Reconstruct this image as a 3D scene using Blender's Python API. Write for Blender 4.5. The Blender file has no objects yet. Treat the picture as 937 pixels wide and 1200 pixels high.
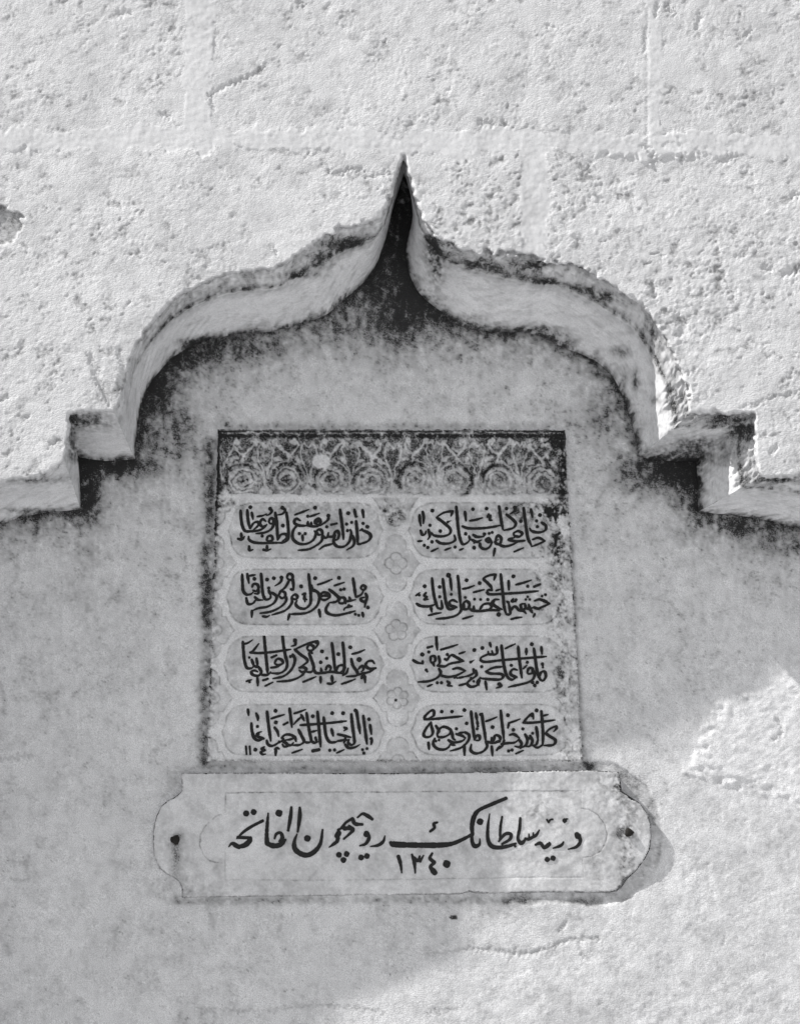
import bpy, math, numpy as np
from mathutils import Vector

sc = bpy.context.scene
rng = np.random.default_rng(7)

# ------------------------------------------------------------------ camera
# Photograph: 937 x 1200, long lens, looking up by 17 degrees at a wall 2.9 m away.
F, U0, V0 = 2000.0, 330.0, 600.0
PITCH = math.radians(17)
AX = 3.0
CAM = np.array([0.0, -AX*math.cos(PITCH), 1.6])
DEPTH = 0.22                                   # depth of the niche

def W(u, v, y):
    """point on the upright plane at depth y that lies on the sight line u, v"""
    u = np.asarray(u, float); v = np.asarray(v, float); y = np.asarray(y, float)
    cp, sp = math.cos(PITCH), math.sin(PITCH)
    dx = u-U0; up = -(v-V0)
    dy = F*cp - up*sp
    dz = F*sp + up*cp
    t = (y-CAM[1])/dy
    return np.stack([CAM[0]+dx*t, np.broadcast_to(y, (dx*t).shape), CAM[2]+dz*t], -1)

cd = bpy.data.cameras.new('camera'); cam = bpy.data.objects.new('camera', cd)
sc.collection.objects.link(cam); sc.camera = cam
cam.location = CAM; cam.rotation_euler = (math.pi/2+PITCH, 0, 0)
cd.sensor_fit = 'VERTICAL'; cd.sensor_height = 36; cd.lens = F/1200*36
cd.shift_x = (468.5-U0)/1200; cd.clip_start = 0.05; cd.clip_end = 500

# ------------------------------------------------------------------ light
a = W(473, 183, 0.0); b = W(918, 732, DEPTH)   # the tip of the arch and where its shadow falls
sd = Vector(b-a).normalized()
SUN = 5.0; SKY = 0.10
sl = bpy.data.lights.new('sun', 'SUN'); so = bpy.data.objects.new('sun', sl); sc.collection.objects.link(so)
sl.energy = SUN; sl.angle = math.radians(0.5); sl.color = (1, .985, .965)
so.rotation_euler = sd.to_track_quat('-Z', 'Y').to_euler(); so.location = (-3, -2, 6)
el = math.asin(-sd.z); az = math.atan2(-sd.x, -sd.y)
w = bpy.data.worlds.new('World'); sc.world = w; w.use_nodes = True
nt = w.node_tree; nt.nodes.clear()
sky = nt.nodes.new('ShaderNodeTexSky'); sky.sky_type = 'NISHITA'; sky.sun_disc = False
sky.sun_elevation = el; sky.sun_rotation = az
hs = nt.nodes.new('ShaderNodeHueSaturation'); hs.inputs['Saturation'].default_value = 0.06   # black and white photograph
bg = nt.nodes.new('ShaderNodeBackground'); bg.inputs['Strength'].default_value = SKY
wo = nt.nodes.new('ShaderNodeOutputWorld')
nt.links.new(sky.outputs[0], hs.inputs['Color']); nt.links.new(hs.outputs[0], bg.inputs[0]); nt.links.new(bg.outputs[0], wo.inputs[0])
sc.view_settings.view_transform = 'Standard'; sc.view_settings.look = 'None'
sc.view_settings.gamma = 1; sc.view_settings.use_curve_mapping = False
sc.view_settings.exposure = 0.06

# ------------------------------------------------------------------ noise
N = 1024
def band(lu, lv, seed, ang=0.0, width=0.6):
    """periodic band-passed noise, about one feature every lu, lv pixels"""
    r = np.random.default_rng(seed)
    fu = np.fft.fftfreq(N)[None, :]; fv = np.fft.fftfreq(N)[:, None]
    c, s = math.cos(ang), math.sin(ang)
    a = fu*c+fv*s; b = -fu*s+fv*c
    k = np.sqrt((a*lu)**2+(b*lv)**2)+1e-9
    H = np.exp(-(np.log(k)/width)**2); H[0, 0] = 0
    n = np.fft.ifft2(np.fft.fft2(r.standard_normal((N, N)))*H).real
    return (n/n.std()).astype(np.float32)
def low(l, seed, p=1.6):
    r = np.random.default_rng(seed)
    fu = np.fft.fftfreq(N)[None, :]; fv = np.fft.fftfreq(N)[:, None]
    k = np.sqrt(fu**2+fv**2)
    H = 1/(k+1/l)**p*np.exp(-(k*3)**2); H[0, 0] = 0
    n = np.fft.ifft2(np.fft.fft2(r.standard_normal((N, N)))*H).real
    return (n/n.std()).astype(np.float32)
def S(img, u, v):
    u = np.mod(u, N); v = np.mod(v, N)
    i = np.floor(u).astype(int); j = np.floor(v).astype(int)
    fu = u-i; fv = v-j; i %= N; j %= N; i2 = (i+1) % N; j2 = (j+1) % N
    return (img[j, i]*(1-fu)+img[j, i2]*fu)*(1-fv)+(img[j2, i]*(1-fu)+img[j2, i2]*fu)*fv
def ss(a, b, x):
    t = np.clip((x-a)/(b-a), 0, 1); return t*t*(3-2*t)

NC = band(10, 4.9, 1, ang=-0.95, width=.36); NC2 = band(9, 4.7, 41, ang=-.45, width=.42)     # tooth-chisel dashes
ND = band(4.6, 2.9, 2, ang=-.5, width=.4)
NL = low(120, 3)
NM = low(30, 4, 1.8)
NP = band(20, 7, 5, ang=-.55, width=.45)        # pits and gouges
NR = band(22, 15, 6, ang=.6, width=.7)         # rough broken plaster
NT = band(60, 9, 8, ang=-.45, width=.6)        # trowel strokes
NK = band(11, 3.4, 21, ang=-.4, width=.5); NV = band(12, 60, 51, width=.7); NK2 = band(5, 3, 22, ang=-.3, width=.5)
NLs = low(160, 31, 2.9); NMs = low(40, 32, 2.6)     # smooth swells for relief
OCT = [(band(5.0*k, 3.9*k, 60+i, ang=-.85+.12*i, width=.75), .090*k**.45) for i, k in enumerate((1.15, 1.9, 3.1, 5.2, 9))]
def rough(u, v): return sum(a_*S(n_, u, v) for n_, a_ in OCT)      # tooled, limewashed stone, five octaves, mm
NF = band(3.0, 3.0, 9, width=.5)
NG = low(8, 11, 1.3)

# ------------------------------------------------------------------ materials
def material(name, light, dark, rough=.85, fine=900, bump=.25, var=.12, spec=.25, grain=.0, bsc=None, bdist=.0006):
    m = bpy.data.materials.new(name); m.use_nodes = True
    t = m.node_tree; n = t.nodes; L = t.links
    bs = n['Principled BSDF']; bs.inputs['Roughness'].default_value = rough
    bs.inputs['Specular IOR Level'].default_value = spec
    co = n.new('ShaderNodeTexCoord')
    at = n.new('ShaderNodeAttribute'); at.attribute_name = 'stain_shade'  # carries real grime and painted shade together
    n1 = n.new('ShaderNodeTexNoise'); n1.inputs['Scale'].default_value = 9; n1.inputs['Detail'].default_value = 8; n1.inputs['Roughness'].default_value = .65
    n2 = n.new('ShaderNodeTexNoise'); n2.inputs['Scale'].default_value = fine; n2.inputs['Detail'].default_value = 3
    L.new(co.outputs['Object'], n1.inputs['Vector']); L.new(co.outputs['Object'], n2.inputs['Vector'])
    mr = n.new('ShaderNodeMapRange'); mr.inputs[1].default_value = .3; mr.inputs[2].default_value = .7
    mr.inputs[3].default_value = 1-var; mr.inputs[4].default_value = 1+var
    L.new(n1.outputs[0], mr.inputs[0])
    mr2 = n.new('ShaderNodeMapRange'); mr2.inputs[1].default_value = .3; mr2.inputs[2].default_value = .7
    mr2.inputs[3].default_value = 1-grain; mr2.inputs[4].default_value = 1+grain
    L.new(n2.outputs[0], mr2.inputs[0])
    mu = n.new('ShaderNodeMath'); mu.operation = 'MULTIPLY'; L.new(mr.outputs[0], mu.inputs[0]); L.new(mr2.outputs[0], mu.inputs[1])
    mx = n.new('ShaderNodeMix'); mx.data_type = 'RGBA'
    mx.inputs['A'].default_value = (*light, 1); mx.inputs['B'].default_value = (*dark, 1)
    ns = n.new('ShaderNodeMath'); ns.operation = 'MULTIPLY_ADD'; ns.inputs[1].default_value = 2.6; ns.inputs[2].default_value = -.3
    L.new(n2.outputs[0], ns.inputs[0])
    ms = n.new('ShaderNodeMath'); ms.operation = 'MULTIPLY'; ms.use_clamp = True
    L.new(at.outputs['Fac'], ms.inputs[0]); L.new(ns.outputs[0], ms.inputs[1])
    L.new(ms.outputs[0], mx.inputs['Factor'])
    vm = n.new('ShaderNodeVectorMath'); vm.operation = 'SCALE'
    L.new(mx.outputs['Result'], vm.inputs[0]); L.new(mu.outputs[0], vm.inputs['Scale'])
    L.new(vm.outputs[0], bs.inputs['Base Color'])
    bp = n.new('ShaderNodeBump'); bp.inputs['Strength'].default_value = bump; bp.inputs['Distance'].default_value = .0006
    bp.inputs['Distance'].default_value = bdist
    hsrc = n2
    if bsc:                                   # a coarser tooth for the relief, stretched along the tool marks
        mp = n.new('ShaderNodeMapping'); mp.inputs['Rotation'].default_value = (0, .6, 0); mp.inputs['Scale'].default_value = (1, 1, 1.7)
        L.new(co.outputs['Object'], mp.inputs['Vector'])
        hsrc = n.new('ShaderNodeTexNoise'); hsrc.inputs['Scale'].default_value = bsc; hsrc.inputs['Detail'].default_value = 4; hsrc.inputs['Roughness'].default_value = .6
        L.new(mp.outputs[0], hsrc.inputs['Vector'])
    L.new(hsrc.outputs[0], bp.inputs['Height']); L.new(bp.outputs[0], bs.inputs['Normal'])
    return m
def g(v): return (v*.992, v*.996, v*1.012)
M_stone = material('whitewashed stone', g(.76), g(.07), bump=.8, fine=620, var=.06, grain=.12, bsc=260, bdist=.0022)
M_mortar = material('lime mortar', g(.76), g(.2), bump=.5, var=.03, grain=.09, fine=620, bsc=240, bdist=.0005)
M_plaster = material('grey niche plaster', g(.78), g(.035), bump=.8, fine=620, var=.08, grain=.27, bsc=260, bdist=.0013)
M_mould = material('weathered moulding stone', g(.80), g(.025), bump=.5, bsc=260, bdist=.0005, fine=620, var=.10, grain=.22)
M_marble = material('old marble', g(.80), g(.012), rough=.6, bump=.3, fine=620, var=.08, grain=.24)
M_slab = material('grey marble slab', g(.74), g(.03), rough=.7, bump=.3, fine=620, var=.12, grain=.17, bsc=200, bdist=.0003)
M_paint = material('black letter paint', g(.018), g(.018), rough=.6, bump=.2, var=.3)
M_iron = material('rusted iron', (.02, .018, .016), g(.01), rough=.7, bump=.8, fine=300)
M_ground = material('pale paving', g(.42), g(.2), bump=.5, fine=40)

# ------------------------------------------------------------------ mesh helpers
def tag(o, label=None, cat=None, kind=None, group=None):
    if label: o['label'] = label
    if cat: o['category'] = cat
    if kind: o['kind'] = kind
    if group: o['group'] = group
    return o
def empty(name, loc):
    o = bpy.data.objects.new(name, None); o.location = loc; o.empty_display_size = .1
    sc.collection.objects.link(o); return o
def mesh_obj(name, verts, faces, mat, parent=None, stain_shade=None, smooth=True):
    """verts (n,3) world, faces (m,4) or (m,3) ints"""
    verts = np.asarray(verts, np.float64)
    # turn a piece about its own middle: origin at its centre
    c = (verts.min(0)+verts.max(0))/2
    me = bpy.data.meshes.new(name)
    nv, (nf, k) = len(verts), faces.shape
    me.vertices.add(nv); me.vertices.foreach_set('co', (verts-c).astype(np.float32).ravel())
    me.loops.add(nf*k); me.loops.foreach_set('vertex_index', faces.astype(np.int32).ravel())
    me.polygons.add(nf); me.polygons.foreach_set('loop_start', np.arange(nf, dtype=np.int32)*k)
    me.update(calc_edges=True)
    me.polygons.foreach_set('use_smooth', np.full(nf, smooth))
    if stain_shade is not None:
        at = me.attributes.new('stain_shade', 'FLOAT', 'POINT'); at.data.foreach_set('value', np.clip(stain_shade, 0, 1.7).astype(np.float32))
    me.materials.append(mat)
    o = bpy.data.objects.new(name, me); sc.collection.objects.link(o)
    if parent: o.parent = parent; o.location = Vector(c)-parent.matrix_world.translation if parent.parent is None else Vector(c)-WORLD[parent.name]
    else: o.location = c
    WORLD[o.name] = Vector(c)
    return o
WORLD = {}
def root(name, loc):
    o = empty(name, loc); WORLD[o.name] = Vector(loc); o.matrix_world.translation = loc; return o
def grid_faces(nr, ncol):
    i = np.arange(nr-1)[:, None]*ncol+np.arange(ncol-1)[None, :]
    i = i.ravel(); return np.stack([i, i+ncol, i+ncol+1, i+1], 1)   # faces the viewer
def split(name_of, P, stain_shade, lab, faces, parent_of, mat_of):
    """one object per label value (>=0) out of one grid"""
    out = {}
    Pf = P.reshape(-1, 3); sf = stain_shade.ravel()
    for l in np.unique(lab):
        if l < 0: continue
        f = faces[lab == l]; used, inv = np.unique(f, return_inverse=True)
        out[int(l)] = mesh_obj(name_of(l), Pf[used], inv.reshape(f.shape), mat_of(l), parent_of(l), sf[used])
    return out
def catmull(P, step=1.5, closed=False):
    P = np.asarray(P, float); n = len(P)
    if n == 1: return P
    Q = np.vstack([2*P[0]-P[1], P, 2*P[-1]-P[-2]])
    out = []
    for i in range(n-1):
        p0, p1, p2, p3 = Q[i:i+4]
        m = max(1, int(np.ceil(np.hypot(*(p2-p1)[:2])/step)))
        t = (np.arange(m)/m)[:, None]
        out.append(.5*((2*p1)+(-p0+p2)*t+(2*p0-5*p1+4*p2-p3)*t**2+(-p0+3*p1-3*p2+p3)*t**3))
    out.append(P[-1:]); return np.vstack(out)
def seg_dist(u, v, P):
    """unsigned distance to a polyline and nearest point"""
    best = np.full(u.shape, 1e18); bu = np.zeros(u.shape); bv = np.zeros(u.shape)
    for (ax, ay), (bx, by) in zip(P[:-1], P[1:]):
        dx, dy = bx-ax, by-ay; L = dx*dx+dy*dy+1e-12
        t = np.clip(((u-ax)*dx+(v-ay)*dy)/L, 0, 1)
        qx = ax+t*dx; qy = ay+t*dy; d = (u-qx)**2+(v-qy)**2
        m = d < best; best = np.where(m, d, best); bu = np.where(m, qx, bu); bv = np.where(m, qy, bv)
    return np.sqrt(best), bu, bv
def inside(u, v, P):
    r = np.zeros(u.shape, bool); Q = np.vstack([P, P[:1]])
    for (ax, ay), (bx, by) in zip(Q[:-1], Q[1:]):
        if ay == by: continue
        c = ((ay > v) != (by > v)) & (u < (bx-ax)*(v-ay)/(by-ay)+ax); r ^= c
    return r

# ------------------------------------------------------------------ the outline of the niche (front edge | inner edge)
SEG = [
 ([(-294,2760),(-165,1000),(-150,760),(-140,690),(-110,625),(-60,585),(0,566),(45,560),(77,543)],
  [(-256,2760),(-135,1000),(-122,770),(-108,710),(-80,660),(-42,630),(0,614),(45,602),(95,597)]),
 ([(77,543),(81,515),(82,486)], [(95,597),(94,566),(92,536)]),
 ([(82,486),(107,483),(135,485)], [(92,536),(125,540),(158,538)]),
 ([(135,485),(143,468),(148,445),(155,420),(172,390),(190,367),(215,346),(245,331),(275,321),(303,318),(325,315),(350,300),(375,283),(400,270),(425,262),(448,254),(459,228),(467,203),(473,183)],
  [(158,538),(160,512),(163,487),(168,467),(178,447),(197,424),(217,410),(243,399),(272,392),(303,390),(325,387),(350,380),(380,370),(398,355),(415,341),(435,320),(450,287),(460,245),(473,204)]),
 ([(473,183),(476,198),(481,215),(490,242),(503,270),(525,287),(550,296),(580,298),(610,300),(640,307),(670,312),(700,326),(725,343),(750,358),(767,380),(782,405),(792,425),(800,445),(805,465),(807,486)],
  [(473,204),(480,225),(483,245),(482,262),(476,287),(478,315),(490,342),(512,362),(545,384),(585,389),(622,391),(660,407),(695,422),(716,440),(728,462),(735,480),(740,495),(743,510),(745,522),(748,536)]),
 ([(807,486),(845,485),(883,486)], [(748,536),(782,540),(815,541)]),
 ([(883,486),(883,530),(889,560)], [(815,541),(817,570),(817,600)]),
 ([(889,560),(937,562),(1000,582),(1050,625),(1075,690),(1087,760),(1110,1000),(1311,2760)],
  [(817,600),(878,606),(937,620),(985,642),(1020,680),(1038,725),(1060,1000),(1260,2760)]),
]
def pair_sample(step):
    c0, c1 = [], []
    for a, b in SEG:
        q = catmull(np.hstack([np.array(a, float), np.array(b, float)]), step)
        c0.append(q[:, :2]); c1.append(q[:, 2:])
        far = len(q)
    return np.vstack(c0), np.vstack(c1)
C0c, C1c = pair_sample(9)
keep = lambda C: C[np.r_[True, np.hypot(*np.diff(C, axis=0).T) > .5]]
C0c, C1c = keep(C0c), keep(C1c)
BOT0 = C0c; BOT1 = C1c

# ------------------------------------------------------------------ THE SETTING
gp = np.array([[-40, -40, 0], [40, -40, 0], [40, 1.2, 0], [-40, 1.2, 0]], float)
tag(mesh_obj('ground', gp, np.array([[0, 1, 2, 3]]), M_ground, smooth=False), 'pale stone paving in front of the wall', kind='structure')

wall = root('stone_wall', (0, 0, 0))
tag(wall, 'whitewashed ashlar wall with a pointed ogee niche around the two inscriptions', 'wall')

# grid lines: fine inside the frame, coarser outside
def lines(a, b, lo, hi, step, coarse):
    return np.r_[np.arange(lo, a, coarse), np.arange(a, b, step), np.arange(b, hi+coarse, coarse)]
def rough_spot(u, v, cu, cv, ru, rv):
    return np.exp(-(((u-cu)/ru)**2+((v-cv)/rv)**2))

us = lines(-8, 946, -1500, 1908, 1.25, 24); vs = lines(-8, 640, -1180, 2780, 1.25, 24)
us = np.r_[us[us < -180], np.arange(-178, -8, 4.5), us[(us >= -8) & (us < 946)], np.arange(946, 1118, 4.5), us[us > 1120]]   # a medium step where the arch runs on outside the frame
vs = np.r_[vs[vs < 640], np.arange(640, 820, 6.), vs[vs > 822]]
U, V = np.meshgrid(us, vs)
fine = (U > -30) & (U < 970) & (V > -30) & (V < 700)
d = np.full(U.shape, 400.); nu = U.copy(); nv = V.copy()
near = (V > 150) & (U > -420) & (U < 1450)
d[near], nu[near], nv[near] = seg_dist(U[near], V[near], C0c)
ins = np.zeros(U.shape, bool); ins[near] = inside(U[near], V[near], C0c)
# ragged lip: chips along the right hand side and near the tip
rag = 1.0+3.2*rough_spot(U, V, 640, 310, 120, 60)+2.0*rough_spot(U, V, 400, 270, 60, 40)+1.6*rough_spot(U, V, 800, 440, 40, 60)
sdv = np.where(ins, -d, d)
sdr = sdv+(S(NR, U*.9, V*.9)*.75+S(NC2, U, V)*.12)*rag*np.where(fine, 1, 0)
# horizontal and vertical mortar joints
wav = S(NL, U*.7, V*.7)*2.5+S(NM, U, V)*3.0+S(NR, U, V)*.3
def joint(c, hw, x, w): return 1-ss(hw-2.5, hw+2.5, np.abs(x-c+w))
rows = [-330, 166, 668, 1150, 1640, 2140, 2640, -820]
jh = np.zeros(U.shape)
for r in rows: jh = np.maximum(jh, joint(r+(0 if r != 166 else .006*(U-468)), 12 if r != 166 else 13, V, wav))
cols = [(-1200, 166, [232, 764, -330, 1290, -900, 1800]), (166, 3000, [-380, 626, 1340, -900])]
jv = np.zeros(U.shape)
for lo, hi, cs in cols:
    for c in cs:
        hw = {232: 17, 764: 10, 626: 13}.get(c, 12)
        jv = np.maximum(jv, joint(c, hw, U, wav*.8)*((V > lo) & (V < hi)))
jt = np.maximum(jh, jv)
jf = jt.copy()
jf *= 1-.3*(ss(.2, 1.2, S(NM, U+300, V)))       # limewash partly covers the joints
rgh = np.clip(.75+.30*S(NL, U*1.2+200, V*1.2)+.7*rough_spot(U, V, 640, 250, 150, 70)+.7*rough_spot(U, V, 850, 360, 120, 90)-.4*rough_spot(U, V, 300, 200, 60, 50), .3, 1.7)
MM = .001
mo = ss(-1.2, 1.2, S(NL, U+600, V+300)+.5*S(NM, U, V+700)); nc = S(NC, U, V)*mo+S(NC2, U, V)*(1-mo)
pt = .48+.75*ss(-1.3, .9, S(NL, U*1.4+120, V*1.4+640)+.7*S(NM, U*.8+400, V*.8))      # worn smooth in places, rough in others
nc = np.where(nc < -.4, nc*1.2+.08, nc)      # sharp little hollows
f_ = rough(U, V); f_ = np.where(f_ > 0, f_*.75, f_*1.15)
h = (f_*1.05+nc*.17)*(.45+.55*rgh)*pt*MM
h += S(NMs, U, V)*.22*MM+S(NLs, U, V)*1.1*MM
pit = np.maximum(0, S(NP, U, V)-2.3+.4*rgh-.3)
h -= np.minimum(pit, 1.6)*.9*MM*(rgh**1.5)
h -= np.maximum(0, S(NC, U+311, V+97)-2.7)*.9*MM*rgh
rr = np.clip(rough_spot(U, V, 640, 270, 150, 60)+rough_spot(U, V, 860, 330, 100, 90)*.8+rough_spot(U, V, 120, 430, 30, 60)+rough_spot(U, V, 800, 380, 60, 60), 0, 1)
h += S(NR, U, V)*rr*.30*MM
h = h*(1-.90*jf) 
je = np.exp(-((jt-.45)/.22)**2)*ss(-.3, 1.0, S(NM, U*1.2+700, V*1.2)+.4*S(NR, U, V))      # broken edges of the joints
h -= je*.10*MM + jf*S(NM, U, V+500)*.3*MM
# cracks and gouges read off the wall
def gouge(pts, wd, dep):
    global h, gst
    P = catmull(pts, 3); x0, x1 = P[:, 0].min()-12, P[:, 0].max()+12; y0, y1 = P[:, 1].min()-12, P[:, 1].max()+12
    m = (U > x0) & (U < x1) & (V > y0) & (V < y1)
    uu = U[m]+S(ND, U[m], V[m])*1.3; vv = V[m]+S(NC, U[m], V[m])*1.6
    dd, _, _ = seg_dist(uu, vv, P)
    k = np.exp(-(dd/wd)**2); h[m] -= k*dep*MM; gst[m] = np.maximum(gst[m], k*.5)
gst = np.zeros(U.shape)
for pts, wd, dep in [
 ([(246,112),(262,102),(285,93),(300,86),(312,76)], 2.2, 2.6), ([(246,112),(250,128)], 2, 2.0),
 ([(189,134),(198,137)], 3, 3), ([(141,18),(152,14)], 3, 2.5), ([(386,203),(397,204),(412,198),(424,199)], 2.6, 3),
 ([(430,208),(440,206),(455,202)], 2.2, 2.5), ([(320,290),(325,300)], 2, 2), ([(562,143),(566,146)], 3, 3.5), ([(572,144),(576,146)], 3, 3.5), ([(590,143),(592,146)], 3, 3.5),
 ([(700,232),(704,234)], 3, 2.6), ([(755,172),(762,178),(768,190)], 3, 2.6), ([(845,190),(860,183)], 3, 2.6),
 ([(918,322),(926,318),(937,314)], 4, 4), ([(930,228),(937,230)], 4, 4), ([(892,314),(905,316)], 2.6, 2.6),
 ([(765,335),(768,345)], 4, 3.5), ([(792,372),(800,385),(797,392)], 5, 4), ([(815,35),(820,20)], 3, 2.5), ([(755,60),(756,30)], 2.4, 1.6), ([(758,172),(758,10)], 1.6, .8),
 ([(762,100),(800,130)], 1.5, .8), ([(880,35),(868,45),(862,36)], 2.2, 2.2), ([(106,418),(112,435),(120,455),(128,470)], 4, 3.0),
 ([(140,415),(146,430),(142,455)], 4, 2.5), ([(0,470),(10,466)], 3, 3), ([(60,520),(70,515)], 2.4, 2.5), ([(30,490),(34,488)], 2, 2.5),
 ([(868,478),(885,474),(905,466),(937,462)], 2.6, 1.6), ([(903,530),(910,524)], 2.5, 2.5), ([(860,300),(880,288),(895,286)], 1.2, 1.4), ([(790,430),(802,437),(815,433)], 2.2, 2),
 ([(350,2),(356,6)], 2.5, 3), ([(640,30),(648,32)], 2.4, 2), ([(770,5),(768,18)], 2.4, 2.5), ([(780,6),(790,16)], 2.4, 2.5)]:
    gouge(pts, wd, dep)
# broken patch at the left edge of the frame: plaster fallen off, darker stone beneath
hole_d, _, _ = seg_dist(U[fine], V[fine], np.array([(-12, 268), (6, 264)]))
hd = np.full(U.shape, 99.); hd[fine] = hole_d+S(NR, U[fine], V[fine])*2
hole = 1-ss(19, 22, hd)
h = h*(1-hole*.6)-hole*6*MM
fade = ss(-120, -10, U)*ss(1058, 948, U)*ss(-40, -10, V)*ss(700, 642, V)      # the coarse grid beyond carries no fine relief
h *= fade
y = -h
# rolled, chipped lip towards the niche
y += .018*(1-ss(-1.5, 4, sdr))**1.3
stain_shade = np.clip(.035*S(NM, U*.6, V*.6)+.02*S(NF, U, V), 0, .2)+gst*.5*jt.clip(0, 0)+gst*.22+hole*(.5+.1*S(NG, U, V))
stain_shade += .03*je+.05*S(NL, U*1.3+50, V*1.3)
stain_shade += .10*rough_spot(U, V, 870, 40, 40, 60)*np.clip(1+S(NM, U, V), 0, 2)
stain_shade += .30*(1-ss(0, 5, sdr))*np.clip(.6+.8*S(NM, U*2, V*2), 0, 1.6)
stain_shade += .35*np.clip(rough_spot(U, V, 640, 312, 100, 14)+rough_spot(U, V, 130, 440, 26, 40)*.7, 0, 1)*ss(.3, 1.2, S(NG, U, V)+S(NM, U*2, V*2)*.6)
stain_shade += .25*ss(1.9, 2.8, S(NP, U, V)+.2*rgh)+.26*pt*ss(.2, .62, -f_)*(1-.85*jf)*rgh  # grime in the pits, and shade painted into the hollows
stain_shade = stain_shade*fade+.05*(1-fade)
# faces
fc = grid_faces(*U.shape)
cu = U.ravel()[fc].mean(1); cv = V.ravel()[fc].mean(1); csd = sdr.ravel()[fc].max(1)
cj = jt.ravel()[fc].mean(1) > .5
UU = U-0; VV = V-0
mv = (sdr < 1.5) & (sdr > -2.2) & fine          # pull the rim vertices onto the outline
nx, ny = (U-nu), (V-nv); ln = np.hypot(nx, ny)+1e-9; sg = np.where(ins, -1, 1)
mvd = np.where(sdr < 0, -sdr, 0)
UU = np.where(mv, U+nx/ln*sg*mvd, U); VV = np.where(mv, V+ny/ln*sg*mvd, V)
lab = np.full(len(fc), -1)
rowi = np.searchsorted(np.sort(rows), cv)
coli = np.zeros(len(fc), int)
for lo, hi, cs in cols:
    m = (cv > lo) & (cv <= hi); coli[m] = np.searchsorted(np.sort(cs), cu[m])
lab = rowi*10+coli
jhf = jh.ravel()[fc].mean(1) > .5
lab = np.where(cj, np.where(jhf, 500+rowi, 600+rowi*10+coli), lab)
lab = np.where(cj & jhf, 500+np.argmin(np.abs(cv[:, None]-np.array(rows)[None]), 1), lab)
# vertical joints: label by nearest joint
vc = np.array([c for _, _, cs in cols for c in cs]); 
vj = cj & ~jhf
lab[vj] = 600+np.argmin(np.abs(cu[vj, None]-vc[None]), 1)+20*(cv[vj] > 166)
hi_ = csd > 0
allin = (sdr.ravel()[fc] > -1.0).all(1) & hi_
cen_out = ~inside(cu, cv, C0c)
farface = (cv > 660) | (cu < -20) | (cu > 958)
ok = np.where(farface, cen_out | (csd > 6), allin)
lab[~ok] = -1
P = W(UU, VV, y)
P[..., 2] = np.maximum(P[..., 2], -.02)
stones = split(lambda l: 'stone' if l < 500 else 'mortar_joint', P, stain_shade, lab, fc, lambda l: wall, lambda l: M_stone if l < 500 else M_mortar)

# ------------------------------------------------------------------ moulding of the arch (swept profile)
q0, q1 = [], []
for a_, b_ in SEG:
    q = catmull(np.hstack([np.array(a_, float), np.array(b_, float)]), 1.6)
    # equalise: drop the far off-frame part to a coarse step
    k = (q[:, 1] < 1300) | (np.arange(len(q)) % 40 == 0); k[0] = k[-1] = True
    q = q[k]; q0.append(q[:, :2]); q1.append(q[:, 2:])
YB = np.array([.014,.015,.016,.018,.020,.022,.023,.024,.025,.026,.027,.030,.040,.062,.088,.115,.140,.160,.178,.190,.199,.206,.214,.232])
MOULD = []
prof = np.array([  # g (0 front edge .. 1 inner edge), depth in m
 (-.16, .014), (-.04, .015), (.03, .018), (.10, .024), (.17, .032), (.22, .040), (.25, .047), (.275, .050), (.30, .050), (.325, .054), (.34, .062),
 (.38, .074), (.44, .088), (.52, .104), (.60, .120), (.68, .136), (.76, .152), (.84, .168), (.91, .182), (.96, .192), (.985, .199), (1.0, .206), (1.0, .214), (.97, .232)])
YC = np.interp(prof[:, 0], [-.16, 0, .08, .3, .6, .9, 1], [.012, .016, .034, .085, .145, .188, .206]); YC[-3:] = [.206, .214, .232]
pr = catmull(np.hstack([prof, YB[:, None], YC[:, None]])*100, 1.6)/100
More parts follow.
